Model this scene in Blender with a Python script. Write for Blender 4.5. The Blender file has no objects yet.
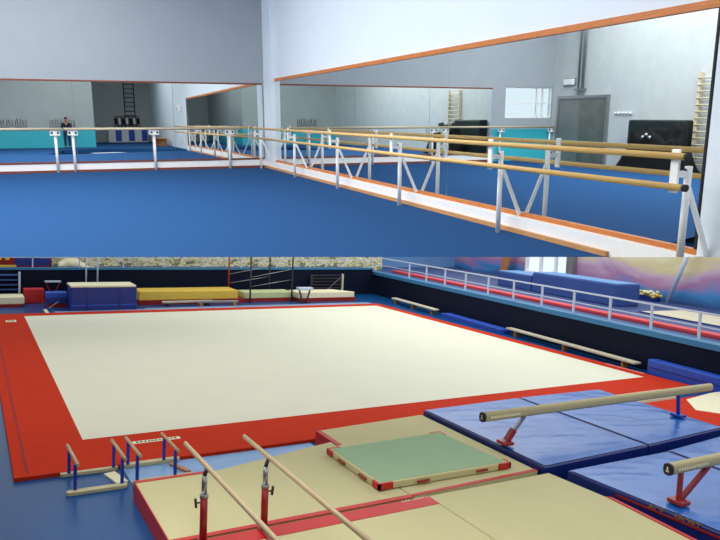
import bpy, bmesh, math, random
from mathutils import Vector, Matrix, noise
random.seed(7)
C = bpy.context.scene.collection
PI = math.pi

# ---------------------------------------------------------------- calibration
def cam_rot(pitch, roll, yaw):
    """world -> camera (x right, y down, z forward)"""
    B = Matrix(((1,0,0),(0,0,-1),(0,1,0)))
    c,s = math.cos(yaw), math.sin(yaw);   Rz = Matrix(((c,s,0),(-s,c,0),(0,0,1)))
    c,s = math.cos(pitch), math.sin(pitch); Rx = Matrix(((1,0,0),(0,c,-s),(0,s,c)))
    c,s = math.cos(roll), math.sin(roll); Rr = Matrix(((c,s,0),(-s,c,0),(0,0,1)))
    return Rr @ Rx @ B @ Rz
RL = cam_rot(.0801, -.0439, -.5124)          # camera in the gymnastics hall's axes
CL = Vector((-1.4414, -10.4995, 3.4223))
RU = cam_rot(.2162, -.0016, -.3867)          # camera in the choreography room's axes
EYE = 1.55
CU = Vector((0, 0, EYE))
UROT = RL.transposed() @ RU
UM = Matrix.Translation(CL - UROT @ CU) @ UROT.to_4x4()   # choreography room -> world
LM = Matrix.Identity(4)
W, D = 5.70, 21.433                          # right wall, end wall of the choreography room
ZB, ZT = .264, 2.546                           # mirror bottom / top
XL = -4.84
SK = 5.553                                    # front of the skirting plinth
CEIL = 6.4

# ---------------------------------------------------------------- materials
def srgb(r, g, b):
    f = lambda v: (v/255/12.92) if v/255 <= .04045 else ((v/255+.055)/1.055)**2.4
    return (f(r), f(g), f(b), 1)
def mat(name, col, rough=.6, metal=0, var=.08, scale=8, bump=0, bscale=60, spec=.5, stretch=None, coat=0):
    m = bpy.data.materials.new(name); m.use_nodes = True
    nt = m.node_tree; b = nt.nodes['Principled BSDF']
    b.inputs['Roughness'].default_value = rough; b.inputs['Metallic'].default_value = metal
    b.inputs['Specular IOR Level'].default_value = spec
    b.inputs['Coat Weight'].default_value = coat
    c = srgb(*col)
    tc = nt.nodes.new('ShaderNodeTexCoord'); mp = nt.nodes.new('ShaderNodeMapping')
    nt.links.new(tc.outputs['Object'], mp.inputs['Vector'])
    if stretch: mp.inputs['Scale'].default_value = stretch
    n = nt.nodes.new('ShaderNodeTexNoise'); n.inputs['Scale'].default_value = scale; n.inputs['Detail'].default_value = 5
    nt.links.new(mp.outputs['Vector'], n.inputs['Vector'])
    mx = nt.nodes.new('ShaderNodeMix'); mx.data_type = 'RGBA'
    mx.inputs['A'].default_value = tuple(max(0, v*(1-var*2)) for v in c[:3]) + (1,)
    mx.inputs['B'].default_value = tuple(min(1, v*(1+var*2)) for v in c[:3]) + (1,)
    nt.links.new(n.outputs['Fac'], mx.inputs['Factor'])
    nt.links.new(mx.outputs['Result'], b.inputs['Base Color'])
    if bump:
        n2 = nt.nodes.new('ShaderNodeTexNoise'); n2.inputs['Scale'].default_value = bscale
        nt.links.new(mp.outputs['Vector'], n2.inputs['Vector'])
        bp = nt.nodes.new('ShaderNodeBump'); bp.inputs['Strength'].default_value = bump; bp.inputs['Distance'].default_value = .01
        nt.links.new(n2.outputs['Fac'], bp.inputs['Height']); nt.links.new(bp.outputs['Normal'], b.inputs['Normal'])
    return m
def ramp_mat(name, scale, stops, rough=.7, detail=6, stretch=(1,1,1), axis=None, mixn=.3, distort=0):
    """noise (optionally mixed with a height gradient) through a colour ramp: painted murals"""
    m = bpy.data.materials.new(name); m.use_nodes = True
    nt = m.node_tree; b = nt.nodes['Principled BSDF']; b.inputs['Roughness'].default_value = rough
    tc = nt.nodes.new('ShaderNodeTexCoord'); mp = nt.nodes.new('ShaderNodeMapping'); mp.inputs['Scale'].default_value = stretch
    nt.links.new(tc.outputs['Object'], mp.inputs['Vector'])
    n = nt.nodes.new('ShaderNodeTexNoise'); n.inputs['Scale'].default_value = scale; n.inputs['Detail'].default_value = detail
    n.inputs['Distortion'].default_value = distort
    nt.links.new(mp.outputs['Vector'], n.inputs['Vector'])
    r = nt.nodes.new('ShaderNodeValToRGB')
    while len(r.color_ramp.elements) < len(stops): r.color_ramp.elements.new(.5)
    for e, (p, c) in zip(r.color_ramp.elements, stops): e.position = p; e.color = srgb(*c)
    src = n.outputs['Fac']
    if axis is not None:
        sx = nt.nodes.new('ShaderNodeSeparateXYZ'); nt.links.new(tc.outputs['Object'], sx.inputs['Vector'])
        mr = nt.nodes.new('ShaderNodeMapRange'); mr.inputs['From Min'].default_value = axis[1]; mr.inputs['From Max'].default_value = axis[2]
        nt.links.new(sx.outputs[axis[0]], mr.inputs['Value'])
        ma = nt.nodes.new('ShaderNodeMath'); ma.operation = 'MULTIPLY_ADD'; ma.inputs[1].default_value = mixn*2; ma.inputs[2].default_value = -mixn
        nt.links.new(n.outputs['Fac'], ma.inputs[0])
        ad = nt.nodes.new('ShaderNodeMath'); ad.operation = 'ADD'
        nt.links.new(mr.outputs['Result'], ad.inputs[0]); nt.links.new(ma.outputs['Value'], ad.inputs[1]); src = ad.outputs['Value']
    nt.links.new(src, r.inputs['Fac']); nt.links.new(r.outputs['Color'], b.inputs['Base Color'])
    return m
def glass_mat(name, col=(235,245,250)):
    m = bpy.data.materials.new(name); m.use_nodes = True
    b = m.node_tree.nodes['Principled BSDF']; b.inputs['Base Color'].default_value = srgb(*col)
    b.inputs['Transmission Weight'].default_value = 1; b.inputs['Roughness'].default_value = 0; b.inputs['IOR'].default_value = 1.02
    return m
def mirror_mat():
    m = bpy.data.materials.new('mirror_silver'); m.use_nodes = True
    b = m.node_tree.nodes['Principled BSDF']; b.inputs['Metallic'].default_value = 1; b.inputs['Roughness'].default_value = 0
    b.inputs['Base Color'].default_value = (.80, .84, .83, 1)
    return m

M = dict(
  studio_carpet = mat('studio_carpet', (32,74,122), .95, var=.34, scale=55, bump=.5, bscale=180, spec=.1),
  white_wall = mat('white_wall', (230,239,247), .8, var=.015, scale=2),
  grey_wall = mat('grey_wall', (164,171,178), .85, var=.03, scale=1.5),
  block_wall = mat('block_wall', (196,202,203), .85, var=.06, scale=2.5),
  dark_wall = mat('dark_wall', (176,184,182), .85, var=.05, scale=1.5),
  teal = mat('teal_dado', (60,190,205), .6, var=.04),
  ceiling = mat('ceiling_paint', (230,232,235), .9, var=.02),
  orange_wood = mat('orange_wood', (205,120,52), .5, var=.2, scale=5, stretch=(12,1,12)),
  dark_wood = mat('dark_wood', (125,62,42), .5, var=.2, scale=5, stretch=(1,12,12)),
  rail_wood = mat('rail_wood', (246,190,116), .4, var=.15, scale=4, stretch=(14,1,14)),
  pale_rail = mat('pale_rail', (196,180,150), .45, var=.1, scale=4, stretch=(1,14,14)),
  white_paint = mat('white_paint', (250,250,248), .45, var=.02),
  light_brown = mat('light_brown', (206,150,98), .5, var=.15, scale=5, stretch=(12,1,12)),
  haze_blue = mat('haze_blue', (104,146,196), .8, var=.1, scale=1.5),
  jet = mat('jet_fabric', (9,9,11), .8, var=.3, spec=.2), pale_oak = mat('pale_oak', (214,200,172), .5, var=.1),
  leaf_grey = mat('leaf_grey', (100,106,98), .25, var=.25, scale=2.5),
  black = mat('black_rubber', (18,18,20), .6, var=.2),
  mirror = mirror_mat(), glass = glass_mat('window_glass'),
  grey_metal = mat('grey_metal', (150,152,152), .35, .7, var=.05),
  door_grey = mat('door_grey', (120,126,124), .4, var=.1, scale=3),
  dark_mat = mat('dark_green_mat', (20,34,34), .5, var=.2, scale=4),
  brown = mat('brown_wood', (175,115,60), .5, var=.15, scale=5),
  # gymnastics hall
  hall_floor = mat('hall_floor', (6,72,128), .3, var=.06, scale=3, spec=.25),
  carpet_white = mat('carpet_white', (226,225,202), .9, var=.02, scale=1.2, bump=.15, bscale=200, spec=.1),
  carpet_red = mat('carpet_red', (196,50,22), .85, var=.05, scale=4, bump=.15, bscale=200, spec=.1),
  red_seam = mat('red_seam', (140,22,18), .85, var=.05),
  beige = mat('beige_mat', (196,187,140), .8, var=.03, scale=2.5, spec=.2),
  red_vinyl = mat('red_vinyl', (190,28,24), .5, var=.06),
  green = mat('sage_mat', (152,178,140), .85, var=.03, scale=4, spec=.15),
  blue_vinyl = mat('blue_vinyl', (18,96,178), .25, var=.08, scale=2.2, bump=.0, bscale=9, spec=.6, coat=.0),
  navy_vinyl = mat('navy_vinyl', (12,34,108), .4, var=.08),
  navy = mat('navy_paint', (8,18,40), .7, var=.12, scale=2, spec=.15),
  ledge = mat('ledge_teal', (48,120,165), .5, var=.06),
  terrace = mat('terrace_floor', (50,70,120), .6, var=.1),
  bar_wood = mat('bar_wood', (186,162,122), .5, var=.1, scale=4, stretch=(14,1,14)),
  beam_suede = mat('beam_suede', (182,168,124), .8, var=.05, scale=5),
  blue_post = mat('blue_post', (34,58,160), .4, var=.06),
  plank = mat('plank', (196,184,140), .6, var=.12, scale=5, stretch=(1,10,10)),
  red_tube = mat('red_tube', (150,24,24), .35, var=.06),
  steel = mat('steel', (160,160,158), .3, .8, var=.05),
  yellow = mat('yellow_vinyl', (226,190,70), .5, var=.06),
  cream = mat('cream_vinyl', (236,228,190), .6, var=.04),
  pale_green = mat('pale_green_vinyl', (196,206,150), .6, var=.05),
  royal = mat('royal_vinyl', (40,84,190), .45, var=.08),
  deep_blue = mat('deep_blue_vinyl', (24,44,128), .5, var=.1),
  dark_metal = mat('dark_metal', (60,54,60), .5, .3, var=.1),
  rail_white = mat('rail_white', (196,206,222), .4, var=.03),
  red_board = mat('red_board', (214,60,66), .5, var=.1, scale=6),
  foam_blue = mat('foam_blue', (44,74,140), .7, var=.1, scale=3),
  tan_cloth = mat('tan_cloth', (204,196,170), .85, var=.08, scale=3),
  dull_gold = mat('dull_gold', (150,112,62), .7, var=.1),
  skin = mat('skin', (214,160,130), .6, var=.04), hair = mat('hair', (36,26,22), .7, var=.2),
  shirt = mat('dark_shirt', (36,42,66), .8, var=.1), jeans = mat('jeans', (38,52,92), .85, var=.12), shoes = mat('shoes', (30,30,32), .6),
)
M['autumn'] = ramp_mat('autumn_mural', 4.5, [(.30,(84,104,104)),(.41,(140,146,110)),(.48,(222,208,140)),(.54,(244,238,214)),(.62,(166,160,100)),(.72,(200,212,214))], detail=9, stretch=(1,1,1.6), distort=.6)
M['mural'] = ramp_mat('sunset_mural', .55, [(.0,(36,60,110)),(.22,(58,130,190)),(.38,(168,120,160)),(.52,(196,168,190)),(.68,(214,200,150)),(.85,(236,230,205)),(1,(196,200,206))],
                       detail=4, stretch=(.5,.5,1.6), axis=('Z',.75,2.9), mixn=.42, distort=.8)

# ---------------------------------------------------------------- mesh helpers
def box(bm, x0, x1, y0, y1, z0, z1):
    v = [bm.verts.new(p) for p in ((x0,y0,z0),(x1,y0,z0),(x1,y1,z0),(x0,y1,z0),(x0,y0,z1),(x1,y0,z1),(x1,y1,z1),(x0,y1,z1))]
    for f in ((0,3,2,1),(4,5,6,7),(0,1,5,4),(1,2,6,5),(2,3,7,6),(3,0,4,7)): bm.faces.new([v[i] for i in f])
def prism(bm, pts, z0, z1):
    a = [bm.verts.new((x,y,z0)) for x,y in pts]; b = [bm.verts.new((x,y,z1)) for x,y in pts]
    n = len(pts); bm.faces.new(a[::-1]); bm.faces.new(b)
    for i in range(n): bm.faces.new((a[i], a[(i+1)%n], b[(i+1)%n], b[i]))
def prism_axis(bm, pts, c0, c1, axis):
    """polygon in the two other axes, extruded along axis ('x': pts=(y,z); 'y': pts=(x,z))"""
    mk = (lambda c,p: (c,p[0],p[1])) if axis == 'x' else (lambda c,p: (p[0],c,p[1]))
    a = [bm.verts.new(mk(c0,p)) for p in pts]; b = [bm.verts.new(mk(c1,p)) for p in pts]
    n = len(pts); bm.faces.new(a[::-1]); bm.faces.new(b)
    for i in range(n): bm.faces.new((a[i], a[(i+1)%n], b[(i+1)%n], b[i]))
def tube(bm, p0, p1, r, seg=14, r1=None, sx=1):
    p0, p1 = Vector(p0), Vector(p1); d = (p1-p0).normalized()
    u = d.cross(Vector((0,0,1)) if abs(d.z) < .9 else Vector((1,0,0))).normalized(); w = d.cross(u)
    r1 = r if r1 is None else r1
    A = [bm.verts.new(p0 + (u*math.cos(t)*sx + w*math.sin(t))*r) for t in [2*PI*i/seg for i in range(seg)]]
    B = [bm.verts.new(p1 + (u*math.cos(t)*sx + w*math.sin(t))*r1) for t in [2*PI*i/seg for i in range(seg)]]
    bm.faces.new(A[::-1]); bm.faces.new(B)
    for i in range(seg): 
        f = bm.faces.new((A[i], A[(i+1)%seg], B[(i+1)%seg], B[i])); f.smooth = True
def barbox(bm, p0, p1, w, h):
    """rectangular bar from p0 to p1"""
    p0, p1 = Vector(p0), Vector(p1); d = (p1-p0).normalized()
    u = d.cross(Vector((0,0,1)) if abs(d.z) < .99 else Vector((1,0,0))).normalized(); k = d.cross(u)
    q = [(-w/2,-h/2),(w/2,-h/2),(w/2,h/2),(-w/2,h/2)]
    A = [bm.verts.new(p0+u*a+k*b) for a,b in q]; B = [bm.verts.new(p1+u*a+k*b) for a,b in q]
    bm.faces.new(A[::-1]); bm.faces.new(B)
    for i in range(4): bm.faces.new((A[i],A[(i+1)%4],B[(i+1)%4],B[i]))
def sphere(bm, c, r, seg=12, s=(1,1,1)):
    bmesh.ops.create_uvsphere(bm, u_segments=seg, v_segments=max(6,seg//2+2), radius=1,
        matrix=Matrix.Translation(c) @ Matrix.Diagonal((r*s[0], r*s[1], r*s[2], 1)))
def mk(name, build, m, parent=None, hall=None, loc=(0,0,0), rz=0, bevel=0, smooth=False, frame=None, segs=2):
    """one mesh object; build(bm) works in the thing's own frame"""
    bm = bmesh.new(); build(bm)
    bmesh.ops.recalc_face_normals(bm, faces=bm.faces)
    if smooth:
        for f in bm.faces: f.smooth = True
    me = bpy.data.meshes.new(name); bm.to_mesh(me); bm.free()
    o = bpy.data.objects.new(name, me); C.objects.link(o)
    for x in (m if isinstance(m, (list,tuple)) else [m]): me.materials.append(x)
    if parent is not None: o.parent = parent
    else: o.matrix_world = (hall or LM) @ Matrix.Translation(loc) @ Matrix.Rotation(rz, 4, 'Z')
    if bevel:
        b = o.modifiers.new('bevel', 'BEVEL'); b.width = bevel; b.segments = segs; b.limit_method = 'ANGLE'
    return o
def tag(o, label, cat, group=None, kind=None):
    o['label'] = label; o['category'] = cat
    if group: o['group'] = group
    if kind: o['kind'] = kind
    return o
def thing(name, label, cat, loc=(0,0,0), hall=None, rz=0, group=None):
    o = bpy.data.objects.new(name, None); C.objects.link(o); o.empty_display_size = .2
    o.matrix_world = (hall or LM) @ Matrix.Translation(loc) @ Matrix.Rotation(rz, 4, 'Z')
    return tag(o, label, cat, group)
def struct(name, build, m, hall=None, loc=(0,0,0), rz=0, bevel=0):
    o = mk(name, build, m, None, hall, loc, rz, bevel); o['kind'] = 'structure'; return o
def B_(*a): return lambda bm: box(bm, *a)
def T_(*a, **k): return lambda bm: tube(bm, *a, **k)
def text_part(name, s, size, m, parent, mw, ext=.001, sx=1):
    cu = bpy.data.curves.new(name, 'FONT'); cu.body = s; cu.size = size; cu.extrude = ext; cu.align_x = 'CENTER'; cu.align_y = 'CENTER'
    t = bpy.data.objects.new(name, cu); C.objects.link(t)
    me = bpy.data.meshes.new_from_object(t.evaluated_get(bpy.context.evaluated_depsgraph_get()))
    bpy.data.objects.remove(t); me.transform(mw @ Matrix.Diagonal((sx,1,1,1)))
    o = bpy.data.objects.new(name, me); C.objects.link(o); me.materials.clear(); me.materials.append(m); o.parent = parent
    return o
def glyphs(bm, x0, x1, y0, y1, z, n, rnd):
    """tiny unreadable print: short upright and cross strokes"""
    w = (x1-x0)/n
    for i in range(n):
        a = x0+i*w+.12*w; b = a+.7*w
        for k in range(2): 
            t = rnd.uniform(a, b-.22*w); box(bm, t, t+.22*w, y0+rnd.random()*.2*(y1-y0), y1, z, z+.002)
        q = rnd.uniform(y0, y1-.25*(y1-y0)); box(bm, a, b, q, q+.22*(y1-y0), z, z+.002)

# =====================================================================================
#  CHOREOGRAPHY ROOM (upper storey, raked): mirrors, barres, blue carpet
# =====================================================================================
YR = -1.3          # rear wall, near block
YF = -13           # rear wall, far bay
XB = 1.35          # where the bay opens
# floor with an opening to the hall below: the opening's far edge is the slab edge seen in the picture
def cut_y(x):      # far edge of the opening on the floor plane (straight line in the room)
    (xa,ya),(xb,yb) = (-.838,8.663),(5.651,6.082)
    return ya+(yb-ya)*(x-xa)/(xb-xa)
NL, NR = (-.38, 2.45), (2.25, 1.45)           # near corners of the opening
FL = (-1.0, cut_y(-1.0))
RW = (W, 4.55)                                # where its right edge meets the side wall
def floor_build(bm):
    z0, z1 = -.2, 0
    polys = [
      [FL,(W,cut_y(W)),(W,D),(XL,D),(XL,cut_y(XL))],                       # far part
      [(XL,2.45),NL,FL,(XL,cut_y(XL))],                                    # left of the opening
      [(XL,YF),(W,YF),(W,1.45),NR,NL,(XL,2.45)],                           # behind
      [NR,(W,1.45),RW],                                                    # by the side wall
    ]
    k = (EYE-z0)/EYE
    for i, p in enumerate(polys):
        q = list(p)
        if i == 0: q[0] = (p[0][0]*k, p[0][1]*k); q[1] = (p[1][0], cut_y(p[1][0]/k)*k)      # the slab edge is undercut
        a = [bm.verts.new((x,y,z0)) for x,y in q]; b = [bm.verts.new((x,y,z1)) for x,y in p]
        n = len(p); bm.faces.new(a[::-1]); bm.faces.new(b)
        for j in range(n): bm.faces.new((a[j], a[(j+1)%n], b[(j+1)%n], b[j]))
f = struct('floor', floor_build, M['studio_carpet'], UM)

# sight plane through the slab edge: wall and skirting end on it
def plane_z(x, y):                     # height of the plane (eye, slab edge) at (x,y)
    a = Vector((-.838,8.663,0))-CU; b = Vector((5.651,6.082,0))-CU; n = a.cross(b)
    return EYE - (n.x*x+n.y*y)/n.z
YC = cut_y(W)
def rw(bm):
    zc = plane_z(W, 4.6)
    pts = [(YF,0),(4.5,0),(4.6,zc),(YC,0),(D,0),(D,CEIL),(YF,CEIL)]
    prism_axis(bm, pts, W, W+.2, 'x')
struct('wall_right', rw, M['white_wall'], UM)
struct('wall_left_or_added', B_(XL-.2, XL, YR, D, -.2, CEIL), M['block_wall'], UM)
# end wall, with the window opening left of the mirror
def bw(bm):
    for a in ((-2.84,W+.2,-.2,CEIL),(XL-.2,-2.84,-.2,1.5),(XL-.2,-2.84,2.56,CEIL),(XL-.2,XL+.04,1.5,2.56)):
        box(bm, a[0], a[1], D, D+.2, a[2], a[3])
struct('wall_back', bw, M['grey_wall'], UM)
def rear(bm):
    box(bm, XL-.2, XB, YR-.2, YR, -.2, CEIL); box(bm, XB-.2, XB, YF, YR-.2, -.2, CEIL)
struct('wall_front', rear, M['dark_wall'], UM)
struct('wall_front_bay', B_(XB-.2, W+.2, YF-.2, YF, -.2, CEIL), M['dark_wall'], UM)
struct('ceiling', B_(XL-.2, W+.2, YF-.2, D+.2, CEIL, CEIL+.2), M['ceiling'], UM)
# window in the end wall
def win(bm):
    for x in (-4.79,-4.45,-4.2,-2.87): box(bm, x-.025, x+.025, D+.03, D+.12, 1.5, 2.56)
    for z in (1.52,2.0,2.54): box(bm, -4.8, -2.85, D+.03, D+.12, z-.02, z+.02)
w_ = struct('window_1', win, M['white_paint'], UM)
mk('window_pane', B_(-4.8,-2.85,D+.07,D+.078,1.5,2.56), M['glass'], w_)
# dado, skirtings and strips
struct('trim_1', B_(XL, XB-.001, YR, YR+.02, 0, .98), M['teal'], UM)
struct('trim_2', B_(XL, -2.33, D-.02, D, 0, 1.12), M['teal'], UM)
struct('trim_3', B_(XB, XB+.02, YF, YR-.0, 0, .98), M['teal'], UM)
def skr(bm):
    prism_axis(bm, [(5.0,plane_z(SK,5.0)),(cut_y(SK),.0),(D,0),(D,ZB-.055),(5.0,ZB-.055)], SK, W-.002, 'x')
struct('baseboard_right', skr, M['white_paint'], UM)
struct('trim_4', B_(SK-.045, SK, cut_y(SK-.045)+.02, D-.03, 0, .06), M['light_brown'], UM)
struct('baseboard_back', B_(-2.3, SK-.002, D-.03, D-.002, 0, ZB-.02), M['white_paint'], UM)
struct('trim_5', B_(-2.3, SK-.05, D-.075, D-.03, 0, .065), M['dark_wood'], UM)
struct('trim_6', B_(SK, W-.002, 20.57, D-.005, ZB-.05, CEIL-.01), M['white_wall'], UM)      # pilaster in the corner
struct('trim_7', lambda bm: prism_axis(bm, [(4.62,plane_z(W-.05,4.62)+.002),(5.045,plane_z(W-.05,5.045)+.002),(5.045,CEIL-.01),(4.62,CEIL-.01)], W-.05, W-.002, 'x'), M['white_wall'], UM)      # pilaster at the near end of the mirror

# ---- mirrors
mr_ = thing('wall_mirror', 'long wall mirror with orange wooden strips behind the two-rail barre', 'mirror', (W,0,0), UM)
for i,(a,b) in enumerate(((5.11,10.176),(10.184,15.365),(15.373,20.56))):
    mk('mirror_pane', B_(-.012,-.002,a,b,ZB,ZT), M['mirror'], mr_)
mk('top_strip', B_(-.045,-.001,5.05,20.57,ZT,ZT+.075), M['orange_wood'], mr_)
mk('bottom_strip', B_(-.05,-.001,5.05,20.57,ZB-.055,ZB), M['orange_wood'], mr_)
mk('end_strip', B_(-.03,-.001,5.085,5.106,ZB,ZT), M['black'], mr_)
# the end-wall mirror leans very slightly into the room
mb_ = thing('wall_mirror', 'wide wall mirror with dark wooden strips on the end wall behind the single barre', 'mirror', (0,D,0), UM)
mb_.matrix_world = UM @ Matrix.Translation((0,D,ZB)) @ Matrix.Rotation(math.radians(-.30),4,'X') @ Matrix.Translation((0,0,-ZB))
for a,b in ((-2.26,.145),(.153,2.84),(2.848,5.5)):
    mk('mirror_pane', B_(a,b,-.03,-.016,ZB+.033,ZT-.075), M['mirror'], mb_)
mk('top_strip', B_(-2.29,5.5,-.05,-.002,ZT-.075,ZT-.03), M['dark_wood'], mb_)
mk('bottom_strip', B_(-2.29,5.5,-.05,-.001,ZB-.015,ZB+.033), M['dark_wood'], mb_)

# ---- two-rail barre along the right mirror
RX, PX = 5.10, 5.31
PY = [21.0, 17.52, 14.35, 11.2, 8.05, 4.93]
bar = thing('ballet_barre', 'long two-rail wooden ballet barre on white braced posts along the side mirror', 'barre', (PX,0,0), UM)
dx = RX-PX
for z in (1.2,.92):
    mk('rail', T_((dx,4.78,z),(dx,21.05,z),.031,16,sx=.8), M['rail_wood'], bar)
for y in PY:
    z0 = 0 if y > YC else plane_z(PX,y)+.004
    p = mk('post', T_((0,y,z0),(0,y,1.1),.034,16), M['white_paint'], bar)
    mk('post_cap', T_((-.04,y,1.06),(-.047,y,1.06),.022,12), M['black'], p)
    p = mk('bracket', B_(dx+.03,dx+.055,y-.05,y+.05,.86,1.26), M['white_paint'], bar, bevel=.01)
    mk('bracket_arm', B_(dx+.05,-.03,y-.02,y+.02,1.0,1.06), M['white_paint'], p)
    if y < 5:
        for z in (1.2,.92): mk('end_cap', T_((dx,y-.155,z),(dx,y-.19,z),.034,14), M['black'], bar)
    def st(bm, y=y):
        q = (W-PX-.06, max(y-.25, 3), .21)
        barbox(bm, (0.02,y,.9), (W-PX-.065,y-.02,.235), .03, .045)
    mk('strut', st, M['white_paint'], bar)

# ---- single barres on the end wall
def back_barre(x0, x1, posts, label):
    b = thing('ballet_barre', label, 'barre', ((x0+x1)/2, 21.2, 0), UM, group='single barres on the end wall')
    xc = (x0+x1)/2
    mk('rail', T_((x0-xc,0,1.19),(x1-xc,0,1.19),.034,16), M['pale_rail'], b)
    for x in posts:
        mk('post', T_((x-xc,.12,0),(x-xc,.12,1.1),.036,14), M['white_paint'], b)
        k = mk('bracket', B_(x-xc-.13,x-xc+.13,.02,.05,1.02,1.15), M['white_paint'], b)
        for s in (-.08,.08): mk('bolt', T_((x-xc+s,.02,1.09),(x-xc+s,.005,1.09),.03,10), M['black'], k)
back_barre(-4.78, -.2, [-.38,-2.6,-4.7], 'pale single-rail barre at the end of the wall farther from the corner')
back_barre(-.15, 4.72, [.07,2.25,4.43], 'pale single-rail barre on three posts nearer the white corner')

# ---- things seen in the mirrors
def grille(x, z, w, n, label):
    g = thing('wall_grille', label, 'grille', (x, YR, z), UM, group='dark slatted grilles on the rear wall')
    def fr(bm): box(bm, -w/2-.05, w/2+.05, .0, .03, -.06, 0)
    mk('sill', fr, M['grey_metal'], g)
    def sl(bm):
        r = random.Random(n)
        for i in range(n):
            xx = -w/2+w*i/(n-1); hgt = .42*r.uniform(.6,1)
            barbox(bm, (xx,.02,.0), (xx+r.uniform(-.04,.04),.02,hgt), .075, .02)
    mk('slats', sl, M['black'], g)
grille(-2.85, 1.22, 1.25, 10, 'dark slatted grille above the teal dado, farther from the photographer')
grille(-.36, 1.22, 1.25, 10, 'dark slatted grille above the teal dado behind the photographer')
# ladder and racks at the far bay
lad = thing('wall_ladder', 'dark metal ladder fixed up the far rear wall', 'ladder', (4.25, YF, 0), UM)
for x in (-.35,.35): mk('stile', B_(x-.03,x+.03,.06,.1,1.1,4.6), M['black'], lad)
for i in range(11): mk('rung', T_((-.35,.08,1.3+i*.32),(.35,.08,1.3+i*.32),.022,8), M['black'], lad)
cb = thing('storage_cabinet', 'low white and blue cabinet along the far rear wall under the folded chairs', 'cabinet', (4.0, YF+.32, 0), UM)
mk('cabinet_body', B_(-1.4,1.4,-.3,.3,0,1.0), M['white_paint'], cb, bevel=.01)
for i in range(6): mk('door', B_(-1.36+i*.46,-.94+i*.46,.3,.32,.08,.94), M['royal' if i%2 else 'white_paint'], cb)
for i in range(7):
    c = thing('folded_chair', 'folded black and white chair standing on the low cabinet at the far rear wall', 'chair', (3.2+i*.26, YF+.06, 1.0), UM, group='folded chairs in the far bay')
    mk('seat', lambda bm: barbox(bm,(0,.40,.3),(0,.16,.72),.16,.04), M['white_paint'] if i%2 else M['black'], c)
    mk('frame', lambda bm: (barbox(bm,(-.1,.45,.01),(-.1,.1,.9),.03,.03), barbox(bm,(.1,.45,.01),(.1,.1,.9),.03,.03), barbox(bm,(-.1,.1,.89),(.1,.1,.89),.03,.03)), M['black'], c)
bn = thing('wooden_bench', 'low orange wooden bench along the white side wall at the rear', 'bench', (5.2,-3.2,0), UM)
mk('seat', B_(-.25,.25,-1.9,1.9,.4,.46), M['brown'], bn, bevel=.01)
for y in (-1.6,0,1.6): mk('leg', B_(-.2,.2,y-.04,y+.04,0,.4), M['brown'], bn)
sp = thing('wall_speaker', 'small white loudspeaker high on the white side wall', 'speaker', (W-.12,3.0,1.98), UM)
mk('cabinet', B_(-.1,.1,-.1,.1,0,.36), M['white_paint'], sp, bevel=.015)
mk('cone', T_((-.1,0,.13),(-.108,0,.13),.07,16), M['black'], sp)
mk('bracket', B_(.1,.118,-.03,.03,.1,.26), M['grey_metal'], sp)
# left wall
d_ = struct('door_1', B_(XL+.002,XL+.06,18.55,20.95,0,2.15), M['door_grey'], UM)
mk('door_frame', lambda bm: (box(bm,XL+.002,XL+.09,20.95,21.05,0,2.25), box(bm,XL+.002,XL+.09,18.45,18.55,0,2.25), box(bm,XL+.002,XL+.09,18.55,20.95,2.15,2.25)), M['grey_metal'], d_)
mk('door_leaf', B_(XL+.06,XL+.075,18.6,19.85,.05,2.1), M['leaf_grey'], d_)
mk('door_handle', B_(XL+.075,XL+.11,19.7,19.73,.95,1.25), M['steel'], d_)
pp = thing('wall_pipe', 'grey vertical pipe running up the block wall above the door', 'pipe', (XL+.09,19.75,0), UM)
mk('pipe', lambda bm: (tube(bm,(0,0,2.45),(0,0,CEIL-.05),.05,12), tube(bm,(0,.22,2.45),(0,.22,CEIL-.05),.035,12)), M['grey_metal'], pp)
mk('pipe_bracket', B_(-.08,.1,-.12,.34,2.42,2.48), M['grey_metal'], pp)
lm_ = thing('wall_lamp', 'small white boxed lamp above the grey door', 'lamp', (XL+.05,20.5,2.62), UM)
mk('lamp_box', B_(-.045,.06,-.25,.25,0,.2), M['white_paint'], lm_, bevel=.02)
mk('back_plate', B_(-.048,-.03,-.3,.3,-.03,.23), M['grey_metal'], lm_)
hk = thing('coat_rack', 'row of small white hooks on the block wall beside the door', 'rack', (XL,17.8,1.66), UM)
mk('rack_board', B_(0.002,.02,-.4,.4,-.05,.05), M['block_wall'], hk)
for i in range(5): mk('hook', T_((.02,-.32+i*.16,0),(.07,-.32+i*.16,.02),.03,8), M['white_paint'], hk)
cm = thing('crash_mat', 'tall dark green crash mat leaning along the block wall', 'mat', (XL+.28,16.1,0), UM)
mk('body', B_(-.26,.12,-1.1,1.05,0,1.46), M['dark_mat'], cm, bevel=.05)
mk('strap', B_(.12,.13,-.7,-.62,.1,1.3), M['black'], cm)
def heap(bm):
    n, m_ = 34, 20; g = []
    for j in range(m_+1):
        row = []
        for i in range(n+1):
            a, b = i/n, j/m_
            env = max(0, min(1, 5*min(a,1-a)))*max(0, min(1, 4*min(b,1-b)))
            h = env*(1.02+.5*noise.noise(Vector((a*5,b*4,1)))+.22*abs(noise.noise(Vector((a*14,b*11,5)))))
            row.append(bm.verts.new((-.5+1.0*b+.05*noise.noise(Vector((a*9,b*9,2))), -1.3+2.6*a, max(0,h))))
        g.append(row)
    for j in range(m_):
        for i in range(n): bm.faces.new((g[j][i],g[j][i+1],g[j+1][i+1],g[j+1][i]))
hp = tag(mk('clothes_heap', heap, M['jet'], None, UM, (XL+1.0,15.3,.0), smooth=True), 'heap of black jackets and bags piled against the dark crash mat', 'clothes')
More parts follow.
